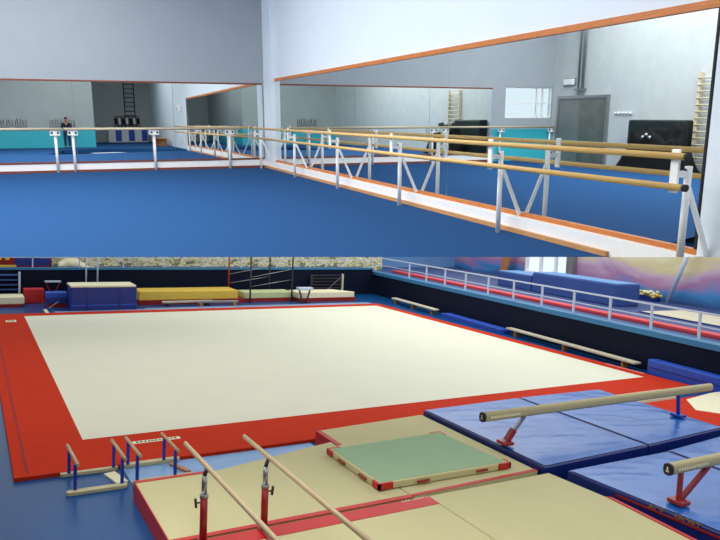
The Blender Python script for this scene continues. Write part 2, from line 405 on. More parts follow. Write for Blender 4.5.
mk('pale_bundle', lambda bm: [sphere(bm,(.30,.0+.13*i,.98+.07*(i%2)),.06,8) for i in range(3)], M['steel'], hp, smooth=True)
wb = thing('wall_bars', 'pale wooden gymnastic wall bars on the block wall by the crash mat', 'wall bars', (XL+.02,14.42,0), UM)
for y in (-.55,.42): mk('upright', B_(0,.1,y,y+.1,0,2.75), M['pale_oak'], wb)
for i in range(14): mk('rung', T_((.1,-.5,.25+i*.18),(.1,.5,.25+i*.18),.022,8), M['pale_oak'], wb)

# ---- the photographer, standing just behind the eye point
def skin_body(name, verts, edges, radii, m, parent, root=0, sub=2):
    me = bpy.data.meshes.new(name); me.from_pydata([Vector(v) for v in verts], edges, []); me.update()
    o = bpy.data.objects.new(name, me); C.objects.link(o); o.parent = parent
    o.modifiers.new('skin','SKIN'); me.skin_vertices.new() if not me.skin_vertices else None
    for i,r in enumerate(radii):
        sv = me.skin_vertices[0].data[i]; sv.radius = r if isinstance(r, tuple) else (r,r); sv.use_root = (i == root)
    s = o.modifiers.new('sub','SUBSURF'); s.levels = s.render_levels = sub
    me.materials.append(m); return o
ph = thing('person', 'standing photographer in dark clothes holding a camera up to the face', 'person', (-.16,-.42,0), UM)
V = [(0,0,.92),(0,0,1.12),(0,.0,1.32),(0,.0,1.40),(0,.03,1.47),(0,.05,1.56),(0,.05,1.65),     # pelvis..crown
     (-.1,0,.88),(-.11,.02,.48),(-.12,-.02,.09),(-.13,.12,.035),
     (.1,0,.88),(.11,.02,.48),(.12,-.02,.09),(.13,.12,.035),
     (-.19,0,1.34),(-.25,.10,1.12),(-.10,.22,1.42),(-.07,.25,1.48),
     (.19,0,1.34),(.25,.10,1.12),(.10,.22,1.42),(.07,.25,1.48)]
Ed = [(0,1),(1,2),(2,3),(3,4),(4,5),(5,6),(0,7),(7,8),(8,9),(9,10),(0,11),(11,12),(12,13),(13,14),
      (2,15),(15,16),(16,17),(17,18),(2,19),(19,20),(20,21),(21,22)]
Rr = [(.15,.11),(.14,.10),(.15,.10),.06,.055,.085,.07, .085,.06,.042,.035,.085,.06,.042,.035, .06,.045,.032,.03,.06,.045,.032,.03]
skin_body('body', V, Ed, Rr, M['skin'], ph)
# clothes follow the body
def sub(ids, extra): 
    mp = {k:i for i,k in enumerate(ids)}
    return [V[k] for k in ids], [(mp[a],mp[b]) for a,b in Ed if a in mp and b in mp], [tuple(x+extra for x in (Rr[k] if isinstance(Rr[k],tuple) else (Rr[k],)*2)) for k in ids]
a = sub([0,1,2,15,16,17,19,20,21], .014); skin_body('shirt', *a, M['shirt'], ph)
a = sub([0,7,8,9,11,12,13], .014); skin_body('trousers', *a, M['jeans'], ph)
for s in (-1,1):
    mk('shoe', lambda bm,s=s: sphere(bm,(.13*s,.07,.045),.05,12,(1,2.5,.9)), M['shoes'], ph, smooth=True)
mk('hair', lambda bm: sphere(bm,(0,.03,1.625),.098,14,(.95,1,.9)), M['hair'], ph, smooth=True)
mk('face', lambda bm: (sphere(bm,(0,.145,1.55),.018,8,(1,1,1.4)), sphere(bm,(-.035,.13,1.58),.012,8), sphere(bm,(.035,.13,1.58),.012,8), sphere(bm,(0,.125,1.505),.02,8,(1.4,.6,.4)), sphere(bm,(-.085,.05,1.56),.025,8,(.4,.8,1.2)), sphere(bm,(.085,.05,1.56),.025,8,(.4,.8,1.2))), M['skin'], ph, smooth=True)
for s in (-1,1):
    def hand(bm, s=s):
        sphere(bm,(s*.075,.255,1.485),.036,10,(.6,.8,1))
        for i in range(4): 
            z = 1.515-.018*i; tube(bm,(s*.08,.265,z),(s*.078,.31,z),.009,8); tube(bm,(s*.078,.31,z),(s*(.045+.004*i),.325,z),.0085,8)
        tube(bm,(s*.075,.245,1.46),(s*.04,.25,1.445),.010,8)
    mk('hand', hand, M['skin'], ph, smooth=True)
cmr = thing('camera', 'small black camera held up by the photographer', 'camera', (-.16,-.14,1.49), UM)
mk('camera_body', B_(-.036,.036,-.03,.015,-.04,.04), M['black'], cmr, bevel=.008)
mk('lens', T_((0,.015,0),(0,.06,0),.028,16), M['black'], cmr)

# =====================================================================================
#  GYMNASTICS HALL (lower storey)
# =====================================================================================
F = -.05
struct('floor', B_(-9, 24, -13, 24, F-.2, F), M['hall_floor'])
struct('wall_front', B_(-9,24,-13.2,-13,F-.2,1.3), M['navy'])
struct('wall_left_or_added', B_(-9.2,-9,-13.2,17.4,F-.2,3.0), M['navy'])  # unseen wall, added to cut light on the left of the floor
# -- barrier, terrace and wall along the right side (own axes: u along, v outwards)
BR = Matrix.Translation((12.85,.5,0)) @ Matrix(((.0797,.9968,0,0),(.9968,-.0797,0,0),(0,0,1,0),(0,0,0,1)))
# columns: u=(.08,.997), v=(.997,-.08)
def uv(bm_fn):   # map (u,v,z) boxes
    return bm_fn
def mku(name, build, m, **k):
    bm = bmesh.new(); build(bm)
    for v in bm.verts: v.co = Vector((.0797*v.co.x+.9968*v.co.y, .9968*v.co.x-.0797*v.co.y, v.co.z))
    return bm
class UV:
    """frame of the right-hand terrace; rotation so that local x runs along the barrier, local y outwards (mirrored -> use -y)"""
U_ROT = Matrix.Translation((12.85,.5,0)) @ Matrix.Rotation(math.atan2(.9968,.0797),4,'Z')   # local x = along, local y = inwards (-v)
TZ = .88
UE = 16.6
struct('wall_right_barrier', B_(-9,UE,-.25,0,F,.80), M['navy'], U_ROT)
struct('trim_8', B_(-9,UE,-.30,.03,.80,.93), M['ledge'], U_ROT)
struct('floor_terrace', B_(-9,UE+3,-6.2,-.30,TZ-.2,TZ), M['terrace'], U_ROT)
def wr(bm):
    for u0,u1,z0,z1 in ((-9,9.95,TZ-.2,3.4),(9.95,12.95,TZ-.2,1.2),(12.95,UE+3,TZ-.2,3.4)): box(bm,u0,u1,-6.4,-6.2,z0,z1)
struct('wall_right', wr, M['mural'], U_ROT)
w2 = struct('window_2', lambda bm: ([box(bm,u-.05,u+.05,-6.38,-6.24,1.2,3.4) for u in (10.02,11.0,11.95,12.9)], box(bm,9.95,12.95,-6.38,-6.22,1.2,1.26), box(bm,9.95,12.95,-6.38,-6.22,2.4,2.46)), M['white_paint'], U_ROT)
mk('window_pane', B_(9.95,12.95,-6.32,-6.31,1.2,3.4), M['glass'], w2)
pil = struct('trim_9', B_(9.62,9.98,-6.2,-5.95,TZ,3.3), M['grey_metal'], U_ROT)
# railing
rl = thing('railing', 'white metal railing along the terrace edge above the navy barrier', 'railing', (12.85,.5,.93), None, math.atan2(.9968,.0797))
for i in range(18):
    u = 12.45-1.36*i + .0
    if u < -8: break
    mk('post', B_(u-.025,u+.025,-.175,-.125,0,.60), M['rail_white'], rl)
mk('top_rail', B_(-8.5,16.3,-.175,-.125,.60,.64), M['rail_white'], rl)
mk('middle_rail', B_(-8.5,16.3,-.165,-.135,.30,.325), M['rail_white'], rl)
tag(mk('kerb_board', B_(-8.5,15.5,-.16,.16,0,.10), M['red_board'], None, U_ROT, (0,-1.12,TZ), bevel=.02), 'long red padded kerb board on the terrace behind the white railing', 'board')
# blue foam blocks
def foam(u0,u1,h,label):
    t = thing('foam_block', label, 'foam block', U_ROT @ Vector(((u0+u1)/2,-3.5,TZ)), None, math.atan2(.9968,.0797), group='blue foam blocks on the terrace')
    w = (u1-u0)/2
    mk('body', B_(-w,w,-.5,.5,0,h-.025), M['foam_blue'], t, bevel=.04)
    mk('top_highlight', B_(-w+.03,w-.03,-.46,.46,h-.03,h), M['haze_blue'], t, bevel=.01)  # paler layer paints the highlight along the block's top
foam(8.42,10.45,.58,'shorter blue foam block on the terrace nearer the bright window')
foam(4.25,8.35,.72,'longer taller blue foam block on the terrace beside the flowers')
# cream runway on terrace
rn = thing('runway_mat', 'cream runway mat lying on the terrace below the mural', 'mat', U_ROT @ Vector((-1.5,-3.85,TZ)), None, math.atan2(.9968,.0797))
mk('body', B_(-5,4.6,-1.0,1.0,0,.03), M['tan_cloth'], rn); mk('edge_band', B_(-5,4.6,1.0,1.05,0,.034), M['navy_vinyl'], rn)
# flowers
fl = thing('flower_trough', 'low trough of yellow and white flowers at the foot of the mural', 'flowers', U_ROT @ Vector((5.85,-5.75,TZ)), None, math.atan2(.9968,.0797))
mk('trough', B_(-.75,.75,-.12,.12,0,.14), M['navy_vinyl'], fl)
r = random.Random(5)
blo = [(r.uniform(-.75,.75), r.uniform(-.13,.13), r.uniform(.16,.34)) for _ in range(70)]
for k,mm in enumerate(('cream','yellow','pale_green')):
    o = mk('blossoms', lambda bm,k=k: [sphere(bm,p,r.uniform(.05,.08),8,(1,1,.75)) for p in blo[k::3]], M[mm], fl, smooth=True); o['kind']='stuff'
# leaning post in front of the mural
tag(mk('leaning_post', T_((0,0,0),(-1.02,0,2.5),.075,16), M['rail_white'], None, U_ROT, (4.85,-5.9,TZ)), 'pale round post leaning in front of the painted mural', 'post')
tag(mk('leaning_board', lambda bm: barbox(bm,(-.1,0,0),(-.75,-.0,1.9),.05,.5), M['brown'], None, U_ROT, (14.1,-5.8,TZ)), 'brown board leaning beside the bright window', 'board')

# -- back barrier, ledge, terrace, mural wall
struct('wall_back_barrier', B_(-9,14.0,15.8,16.0,F,1.02), M['navy'])
struct('trim_10', B_(-9,14.0,15.76,16.05,1.02,1.09), M['ledge'])
struct('floor_terrace_back', B_(-9,14.1,16.05,18.2,.85,1.02), M['terrace'])
struct('wall_back', B_(-9,15.3,17.2,17.4,.6,3.6), M['autumn'])
struct('wall_back_end', B_(14.6,24,18.6,18.8,.6,3.6), M['haze_blue'])
br = thing('railing', 'thin pale railing along the back terrace in front of the autumn mural', 'railing', (0,15.9,1.09))
for i in range(13): mk('post', B_(-4+i*1.5-.02,-4+i*1.5+.02,-.02,.02,0,.5), M['rail_white'], br)
mk('top_rail', B_(-8,14,-.02,.02,.33,.36), M['rail_white'], br)
# things on the back ledge at far left
tag(mk('yellow_beam', B_(-1.6,.62,-.1,.1,0,.11), M['yellow'], None, None, (-.6,16.35,1.02)), 'yellow padded beam lying on the back terrace at far left', 'beam')
pn = thing('banner', 'dark red and navy banner panel with yellow blocks on the back terrace', 'banner', (-.2,16.9,1.02))
mk('panel', B_(-1.7,1.4,-.03,.03,0,.75), M['red_seam'], pn); mk('navy_panel', B_(.2,1.35,-.04,-.03,.05,.7), M['deep_blue'], pn)
for i in range(7): mk('yellow_block', B_(-1.6+i*.25,-1.46+i*.25,-.045,-.03,.25,.7), M['yellow'], pn)
def drape(bm):
    n=20
    rows=[]
    for j in range(5):
        rows.append([bm.verts.new((i/n*1.7-.2, -.25+j*.1, max(.02,.42*math.exp(-((i/n-.25)/.3)**2)*(1-abs(j-2)/2.6)+.03*math.sin(i*1.7+j)))) for i in range(n+1)])
    for j in range(4):
        for i in range(n): bm.faces.new((rows[j][i],rows[j][i+1],rows[j+1][i+1],rows[j+1][i]))
o = tag(mk('cream_cloth', drape, M['cream'], None, None, (1.55,16.45,1.02), smooth=True), 'crumpled cream cloth heaped on the back terrace ledge', 'cloth')
s_ = o.modifiers.new('solid','SOLIDIFY'); s_.thickness=.015

# -- floor exercise carpet
fx = thing('floor_exercise_carpet', 'large cream floor exercise carpet with a wide red border', 'carpet', (6,6,F))
mk('centre_panel', B_(-6,6,-6,6,0,.052), M['carpet_white'], fx)
x0,x1,y0,y1 = -6.95,6.36,-7.2,6.55
for nm,a in (('border',(x0,x1,y0,-6)),('border',(x0,x1,6,y1)),('border',(x0,-6,-6,6)),('border',(6,x1,-6,6))):
    mk(nm, B_(*a,0,.05), M['carpet_red'], fx)
mk('seam', B_(x0+.14,x0+.17,-7.1,3,.05,.053), M['red_seam'], fx)
lb = mk('brand_label', B_(.62-6,1.30-6,-.455-6,-.345-6,.05,.053), M['cream'], fx)
mk('print', lambda bm: glyphs(bm,.66-6,1.26-6,-.43-6,-.37-6,.0535,11,random.Random(1)), M['dark_metal'], lb)
lb = mk('brand_label', B_(12.27-6,12.36-6,.25-6,1.35-6,.05,.053), mat('pale_red',(232,120,110),.8), fx)
lb = mk('number_label', B_(-.52-6,-.26-6,11.0-6,11.35-6,.05,.053), M['cream'], fx)
mk('print', lambda bm: glyphs(bm,-.48-6,-.30-6,11.05-6,11.3-6,.0535,3,random.Random(2)), M['dull_gold'], lb)

# -- beige landing mats with red trim
BT = .18
def land(label, pts, strips, group='beige landing mats round the parallel bars'):
    cx = sum(p[0] for p in pts)/len(pts); cy = sum(p[1] for p in pts)/len(pts)
    t = thing('landing_mat', label, 'mat', (cx,cy,F), group=group)
    mk('body', lambda bm: prism(bm,[(x-cx,y-cy) for x,y in pts],0,BT-F), M['beige'], t, bevel=.012)
    for q,z0,z1 in strips:
        mk('red_edge', lambda bm: prism(bm,[(x-cx,y-cy) for x,y in q],z0-F,z1-F), M['red_vinyl'], t)
    return t
e = .006
land('narrow beige landing mat with red side beside the low blue-posted bars',
     [(.262,-3.98),(1.195,-3.98),(1.195,-2.32),(.262,-2.32)],
     [([(.25,-4.0),(.26,-4.0),(.26,-2.31),(.25,-2.31)],F+.005,BT+e), ([(.262,-2.37),(1.195,-2.37),(1.195,-2.31),(.262,-2.31)],BT,BT+e),
      ([(.262,-4.0),(1.195,-4.0),(1.195,-3.93),(.262,-3.93)],BT,BT+e)])
land('beige landing mat between the narrow mat and the sage green mat',
     [(1.2,-3.98),(3.055,-3.98),(3.055,-1.88),(1.2,-2.33)],
     [([(1.2,-4.0),(3.055,-4.0),(3.055,-3.92),(1.2,-3.92)],BT,BT+e)])
land('beige landing mat under the sage green mat, against the blue crash mats',
     [(3.07,-3.98),(5.06,-3.92),(5.06,-1.21),(3.07,-1.36)],
     [([(3.07,-2.05),(3.14,-2.05),(3.14,-1.37),(3.07,-1.37)],BT,BT+e), ([(3.062,-2.05),(3.069,-2.05),(3.069,-1.37),(3.062,-1.37)],F+.01,BT+e),
      ([(3.07,-3.98),(5.06,-3.92),(5.06,-3.86),(3.07,-3.92)],BT,BT+e)])
lm2 = land('beige landing mat with broad red band under the parallel bars',
     [(.24,-7.0),(3.23,-7.0),(3.23,-4.03),(.24,-4.03)],
     [([(.24,-4.27),(3.23,-4.27),(3.23,-4.045),(.24,-4.045)],BT,BT+e), ([(.228,-7),(.238,-7),(.238,-4.03),(.228,-4.03)],F+.005,BT+e)])
mk('brand_label', lambda bm: glyphs(bm, 2.85-1.735,3.22-1.735,-4.085+5.515,-4.045+5.515,BT+e-F,9,random.Random(4)), M['cream'], lm2)
land('plain beige landing mat beside the blue mat with lettering',
     [(3.245,-7.0),(5.10,-7.0),(5.22,-4.9),(5.14,-4.03),(3.245,-4.03)],
     [([(5.105,-7.0),(5.16,-7.0),(5.27,-4.95),(5.225,-4.9)],F+.005,BT+.004)])

# -- sage green mat on top
G = [(2.77,-3.70),(4.74,-3.73),(4.64,-2.31),(2.765,-2.36)]
gm = thing('vault_landing_mat', 'thin sage green mat with beige rim and red corners on the beige mats', 'mat', (3.73,-3.02,BT+e))
gq = [(x-3.73,y+3.02) for x,y in G]
mk('body', lambda bm: prism(bm,gq,0.002,.085), M['beige'], gm, bevel=.012)
mk('green_top', lambda bm: prism(bm,[(x*.955,y*.94) for x,y in gq],.085,.089), M['green'], gm)
for i,(x,y) in enumerate(gq):
    sx,sy = (1 if x>0 else -1),(1 if y>0 else -1)
    def cor(bm):
        box(bm, min(x,x-.2*sx)+ (0.012*sx), max(x,x-.2*sx)+(0.012*sx), min(y,y-.03*sy)+.012*sy, max(y,y-.03*sy)+.012*sy, .012,.088)
        box(bm, min(x,x-.03*sx)+ (0.012*sx), max(x,x-.03*sx)+(0.012*sx), min(y,y-.16*sy)+.012*sy, max(y,y-.16*sy)+.012*sy, .012,.0875)
    mk('corner_tab', cor, M['red_vinyl'], gm)
def hnd(bm, x, y, ax):
    if ax=='x': box(bm,x-.09,x+.09,y-.02,y,.03,.055)
    else: box(bm,x-.02,x,y-.09,y+.09,.03,.055)
for x in (-.35,.55): mk('handle', lambda bm,x=x: hnd(bm,x,-.70,'x'), M['red_tube'], gm)
for y in (-.3,.25): mk('handle', lambda bm,y=y: hnd(bm,-.965,y,'y'), M['red_tube'], gm)

# -- low bars on blue posts
def low_bars(xa, xb, p0, p1, label):
    cx=(xa+xb)/2
    t = thing('mini_parallel_bars', label, 'low bars', (cx,-1.5,F+(.012 if xa>.3 else 0)), group='low wooden bars on blue posts')
    for y in (.28,-.36):
        a,b = p0-cx, p1-cx
        def pl(bm):
            n=10; pts=[]
            for i in range(n+1): t_=PI/2+PI*i/n; pts.append((a+.05+.05*math.cos(t_), y+.05*math.sin(t_)))
            for i in range(n+1): t_=-PI/2+PI*i/n; pts.append((b-.05+.05*math.cos(t_), y+.05*math.sin(t_)))
            prism(bm, pts, 0, .045)
        mk('base_plank', pl, M['plank'], t, bevel=.006)
    for x in (xa,xb):
        for y in (.25,-.33): mk('post', B_(x-cx-.018,x-cx+.018,y-.018,y+.018,.045,.355), M['blue_post'], t)
        mk('rail', T_((x-cx-.01,.36,.372),(x-cx+.02,-.42,.372),.021,14), M['bar_wood'], t)
low_bars(-.33,.21,-.43,.27,'low wooden bars on blue posts at the outer end, over the blue floor')
low_bars(.39,.86,.33,1.08,'low wooden bars on blue posts behind the narrow beige mat')
tag(mk('chalk_board', B_(-.07,.07,-.2,.2,0,.02), M['cream'], None, None, (.19,-1.54,F), math.radians(14)), 'pale board on the floor under the low blue-posted bars', 'board')
tag(mk('wooden_strip', B_(-.03,.03,-.2,.2,0,.03), M['brown'], None, None, (1.0,-1.54,F+.012), math.radians(20)), 'brown wooden strip on the blue floor by the low bars', 'strip')

tag(mk('floor_mat_or_sheen', B_(.33,3.04,-1.80,-1.225,0,.012), mat('pale_blue_mat',(120,160,205),.35), None, None, (0,0,F)), 'thin pale blue mat strip on the floor between carpet and beige mats', 'mat')
# -- parallel bars
pb = thing('parallel_bars', 'parallel bars with two long wooden rails on red uprights', 'parallel bars', (.83,-5.2,BT+e))
def relp(x,y,z): return (x-.83,y+5.2,z-BT-e)
for xa,xb in ((.54,.60),(1.185,1.225)):
    def rl_(bm):
        tube(bm, relp(xa,-3.42,.95), relp(xb,-6.95,.95), .026, 16, sx=.8)
    mk('rail', rl_, M['bar_wood'], pb, smooth=False)
for x,xk in ((.535,-1),(1.16,1)):
    for y in (-4.13,-6.35):
        u = mk('upright', T_(relp(x,y,BT+.026),relp(x,y,.66),.036,16), M['red_tube'], pb)
        mk('inner_tube', lambda bm: (tube(bm,relp(x,y,.66),relp(x,y,.86),.026,14), tube(bm,relp(x,y,.645),relp(x,y,.68),.042,14)), M['steel'], u)
        mk('rail_joint', T_(relp(x,y,.86),relp(x+(.02 if xk>0 else .02),y,.93),.02,12), M['dark_metal'], u)
        mk('clamp_knob', lambda bm: (tube(bm,relp(x,y,.60),relp(x+.075*xk,y,.60),.009,8), barbox(bm,relp(x+.075*xk,y,.555),relp(x+.085*xk,y,.645),.02,.02)), M['dark_metal'], u)
    mk('base_foot', lambda bm: box(bm, x-.83-.04, x-.83+.04, -6.5+5.2, -4.05+5.2, 0.002, .026), M['red_tube'], pb, bevel=.006)

# -- blue crash mats
def wr_top(bm, pts, z, n, seed, amp):
    g=[]
    for j in range(n+1):
        row=[]
        for i in range(n+1):
            a,b=i/n,j/n
            p = Vector(pts[0]).lerp(Vector(pts[1]),a).lerp(Vector(pts[3]).lerp(Vector(pts[2]),a),b)
            ed = min(a,1-a,b,1-b)
            k = min(1,ed*9)
            h = noise.noise(Vector((p.x*1.1+seed,p.y*2.6,0)))*1.0 + .8*(1-2*abs(noise.noise(Vector((p.x*1.3-seed,p.y*3.4+p.x*.8,3)))))
            h += .35*noise.noise(Vector((p.x*5,p.y*11,seed)))
            row.append(bm.verts.new((p.x,p.y,z+amp*min(h,1.3)*k)))
        g.append(row)
    for j in range(n):
        for i in range(n):
            f=bm.faces.new((g[j][i],g[j][i+1],g[j+1][i+1],g[j+1][i])); f.smooth=True
def crash(label, pts, seed, zt=.25, amp=.014):
    cx=sum(p[0] for p in pts)/4; cy=sum(p[1] for p in pts)/4
    q=[(x-cx,y-cy) for x,y in pts]
    t=thing('crash_mat', label, 'mat', (cx,cy,F), group='blue crash mats under the balance beams')
    mk('body', lambda bm: prism(bm,q,0,zt-F-.006), M['navy_vinyl'], t, bevel=.02, segs=3)
    qi=[(x-.03*(1 if x>0 else -1), y-.03*(1 if y>0 else -1)) for x,y in q]
    mk('top_cover', lambda bm: wr_top(bm,[(x,y,0) for x,y in qi],zt-F+.004,60,seed,amp), M['blue_vinyl'], t)
    return t
crash('blue crash mat beside the sage green mat, under the near end of the first beam', [(5.10,-4.0),(7.19,-3.93),(7.19,-1.14),(5.10,-1.2)], 1.3)
crash('blue crash mat by the red carpet corner, under the far end of the first beam', [(7.21,-3.93),(9.18,-3.80),(9.18,-1.2),(7.21,-1.14)], 4.7)
ct = crash('blue crash mat with dull gold lettering under the second beam', [(5.52,-7.0),(7.24,-7.0),(7.24,-4.2),(5.29,-4.2)], 8.1)
crash('blue crash mat farther along under the second beam', [(7.26,-7.0),(9.4,-7.0),(9.4,-3.98),(7.26,-4.18)], 11.9)
# red skirt with lettering on the side facing the beige mats
cxx=(5.52+7.24+7.24+5.29)/4; cyy=-5.6
dirv = Vector((.23,-2.8,0)).normalized()
def skirt(bm):
    a=Vector((5.345-cxx,-4.95-cyy,0)); b=Vector((5.505-cxx,-6.9-cyy,0)); nn=Vector((-.012,-.001,0))
    vs=[bm.verts.new(a+nn+Vector((0,0,z))) for z in (.235,.262)]+[bm.verts.new(b+nn+Vector((0,0,z))) for z in (.262,.235)]
    ws=[bm.verts.new(v.co+Vector((.008,0,0))) for v in vs]
    bm.faces.new(vs); bm.faces.new(ws[::-1])
    for i in range(4): bm.faces.new((vs[i],vs[(i+1)%4],ws[(i+1)%4],ws[i]))
mk('red_skirt', skirt, M['red_seam'], ct)
nx = Vector((-dirv.y*-1,0,0))
tx = dirv; tz = Vector((0,0,1)); tn = tx.cross(tz)
mw = Matrix((( tx.x,tz.x,tn.x,5.40-.032-cxx+.045),(tx.y,tz.y,tn.y,-5.70-cyy),(tx.z,tz.z,tn.z,.272),(0,0,0,1)))
for wd,off in (('ACE',-.24),('SPORT',.14)):
    text_part('lettering', wd, .085, M['dull_gold'], ct, mw @ Matrix.Translation((off,0,0)), .006, sx=1.25)

# -- balance beams
def beam(xa, y, label, leg_col_far, braced=0):
    t = thing('balance_beam', label, 'balance beam', (xa+2.5,y,.25), group='balance beams over the blue mats')
    zc=.46
    def bb(bm):
        n=16; pr=[]
        for i in range(n): 
            th=2*PI*i/n; c,s=math.cos(th),math.sin(th)
            pr.append((.056*math.copysign(abs(c)**.75,c), zc+.066*math.copysign(abs(s)**.75,s)))
        prism_axis(bm, pr, -2.47, 2.5, 'x')
    mk('beam_body', bb, M['beam_suede'], t)
    def capb(bm):
        n=16; pr=[]
        for i in range(n): 
            th=2*PI*i/n; c,s=math.cos(th),math.sin(th)
            pr.append((.058*math.copysign(abs(c)**.75,c), zc+.068*math.copysign(abs(s)**.75,s)))
        prism_axis(bm, pr, -2.5, -2.465, 'x')
    cp = mk('end_cap', capb, M['black'], t)
    mk('end_mark', lambda bm: (box(bm,-2.504,-2.5,-.02,.02,zc-.03,zc-.012), box(bm,-2.504,-2.5,-.008,.008,zc-.03,zc+.03)), M['cream'], cp)
    xf = -2.05 if braced == 0 else -2.26
    for s,cm in ((-1,'red_tube'),(1,leg_col_far)):
        top, bot = ((xf+.33 if not braced else xf), xf) if s<0 else (1.66, 1.7)
        l = mk('leg', lambda bm: barbox(bm,(top,0,zc-.06),(bot,0,.06),.045,.045), M['steel' if s<0 and not braced else cm], t)
        mk('foot', B_(bot-.08,bot+.08,-.1,.1,.028,.075), M[cm], l, bevel=.01)
        if s<0 and braced:
            mk('leg_brace', lambda bm: barbox(bm,(xf+.5,0,zc-.06),(xf+.03,0,.07),.05,.05), M['red_tube'], l)
        elif s<0:
            mk('leg_clamp', lambda bm: barbox(bm,(xf+.14,0,.22),(xf+.02,0,.07),.075,.075), M['red_tube'], l)
    mk('brand_print', lambda bm: None or [box(bm,-2.38+i*.045,-2.38+i*.045+.03,-.059,-.0555,zc-.02,zc+.012) for i in range(12)], M['cream'], t)
    return t
beam(4.72,-3.14,'balance beam over the first pair of blue mats, farther from the viewer','blue_post')
beam(5.42,-5.55,'balance beam over the lettered blue mat, nearest the viewer','red_tube',1)

# -- red and beige mats by the carpet corner
cmx = thing('corner_mat', 'red mat with a cream panel beyond the far end of the beam', 'mat', (10.9,-2.9,F))
mk('body', B_(-1.66,1.3,-.85,1.12,0,.12), M['carpet_red'], cmx, bevel=.01)
mk('cream_panel', lambda bm: prism(bm,[(-.05,.98),(-.58,.40),(-.34,.06),(1.2,-.5),(1.25,1.15),(.95,1.15)],.12,.126), M['cream'], cmx)
rm = thing('runway_mat', 'cream mat strip on the floor between blue crash mat and red border', 'mat', (10.1,-1.48,F))
mk('body', lambda bm: prism(bm,[(-.88,-.24),(.75,-.24),(.9,.26),(-.62,.26)],0,.15), M['cream'], rm, bevel=.01)

# -- along the right barrier
def lean(x,y,rz): return Matrix.Translation((x,y,F))@Matrix.Rotation(rz,4,'Z')
ra = math.atan2(.9968,.0797)-PI/2
bmats = thing('floor_mat_or_sheen', 'thin blue mat lying along the navy barrier between two benches', 'mat', (13.08,7.55,F), None, ra)
mk('body', B_(-.2,.2,-1.75,1.75,0,.13), M['royal'], bmats, bevel=.015)
mk('pipe_edge', B_(-.205,-.2,-1.75,1.75,.1,.125), M['navy_vinyl'], bmats)
def bench(x,y,L_,label):
    t=thing('low_bench', label, 'bench', (x,y,F), None, ra, group='low wooden benches along the barrier')
    mk('seat', B_(-.11,.11,-L_/2,L_/2,.16,.21), M['tan_cloth'], t, bevel=.008)
    for k in (-.42,0,.42): mk('leg', B_(-.09,.09,k*L_-.03,k*L_+.03,0,.16), M['brown'], t)
bench(13.22,11.3,3.3,'low bench along the navy barrier, far beyond the blue mat')
bench(12.80,3.2,5.1,'low bench along the navy barrier beside the carpet corner')
bt = thing('block_mat', 'thick royal blue mat lying along the navy barrier by the carpet corner', 'mat', (12.51,-1.75,F), None, ra)
mk('body', B_(-.13,.14,-1.9,2.1,0,.36), M['royal'], bt, bevel=.03)
mk('seam', B_(-.135,-.13,-1.85,2.05,.17,.19), M['navy_vinyl'], bt)

# -- back of the hall
tag(mk('floor_mat_or_sheen', lambda bm: prism(bm,[(.9,12.62),(12.3,12.62),(12.3,13.22),(3.7,13.22),(3.7,13.05),(.9,13.05)],F,F+.012), mat('far_floor_sheen',(138,160,196),.4), None), 'long pale blue painted sheen strip on the floor behind the far edge of the exercise carpet', 'mat')  # pale strip stands in for window reflection on the glossy floor
tag(mk('floor_marker', B_(-.05,.05,-.5,.5,0,.006), M['cream'], None, None, (.7,13.15,F)), 'short white marking strip on the floor behind the carpet corner', 'strip')
bl = thing('landing_mat', 'long beige mat with red side at the far left wall', 'mat', (-.95,14.75,F))
mk('body', B_(-1.3,1.1,-.45,.5,.1,.32), M['cream'], bl, bevel=.015); mk('red_base', B_(-1.3,1.05,-.5,.5,0,.1), M['red_seam'], bl)
rc = thing('foam_cube', 'bright red foam cube beside the long beige mat', 'foam block', (.50,15.35,F))
mk('body', B_(-.32,.3,-.28,.28,0,.46), M['red_vinyl'], rc, bevel=.02); mk('lit_top', B_(-.32,.3,-.28,.28,.46,.475), M['red_board'], rc)  # lighter red layer paints the light falling on the cube's top
tr = thing('trampette', 'small dark trampette on legs behind the blue mats', 'trampette', (1.1,15.45,F))
mk('bed', B_(-.25,.25,-.15,.15,.68,.72), M['rail_white'], tr); 
for sx in (-1,1): mk('leg', lambda bm,sx=sx: barbox(bm,(sx*.22,0,.68),(-sx*.05,0,.0),.04,.04), M['red_tube'], tr)
bs = thing('mat_stack', 'low stack of royal blue mats by the red foam cube', 'mats', (1.02,14.25,F))
mk('mat_layer', B_(-.25,.38,-.28,.28,.14,.32), M['deep_blue'], bs, bevel=.01); mk('mat_layer', B_(-.25,.38,-.28,.28,.32,.48), M['royal'], bs, bevel=.01)
mk('base', B_(-.2,.36,-.25,.25,0,.14), M['red_seam'], bs); mk('white_strut', lambda bm: barbox(bm,(-.18,-.33,.0),(.1,-.31,.2),.03,.02), M['rail_white'], bs)
bb_ = thing('vaulting_block', 'big dark blue vaulting block with cream padded top', 'foam block', (2.43,13.62,F))
mk('body', B_(-1.02,1.0,-.5,.5,0,.74), M['deep_blue'], bb_, bevel=.02)
mk('padded_top', B_(-1.04,.98,-.52,.5,.74,.81), M['cream'], bb_, bevel=.03)
for x in (-.55,.45): mk('strap', B_(x-.04,x+.04,-.508,-.5,.02,.72), M['navy_vinyl'], bb_)
mk('band', B_(-1.02,1.0,-.507,-.5,.15,.19), M['royal'], bb_)
ym = thing('landing_mat', 'long bright yellow mat with dark red base at the back', 'mat', (5.5,14.6,F))
mk('body', B_(-1.8,1.75,-.55,.55,.16,.47), M['yellow'], ym, bevel=.02); mk('red_base', B_(-1.8,2.0,-.58,.55,0,.16), M['red_seam'], ym)
lb_ = thing('low_beam', 'grey low training beam on the floor before the yellow mat', 'beam', (6.3,13.5,F), None, -.05)
mk('beam', B_(-.75,.75,-.06,.06,.1,.18), M['grey_metal'], lb_, bevel=.01)
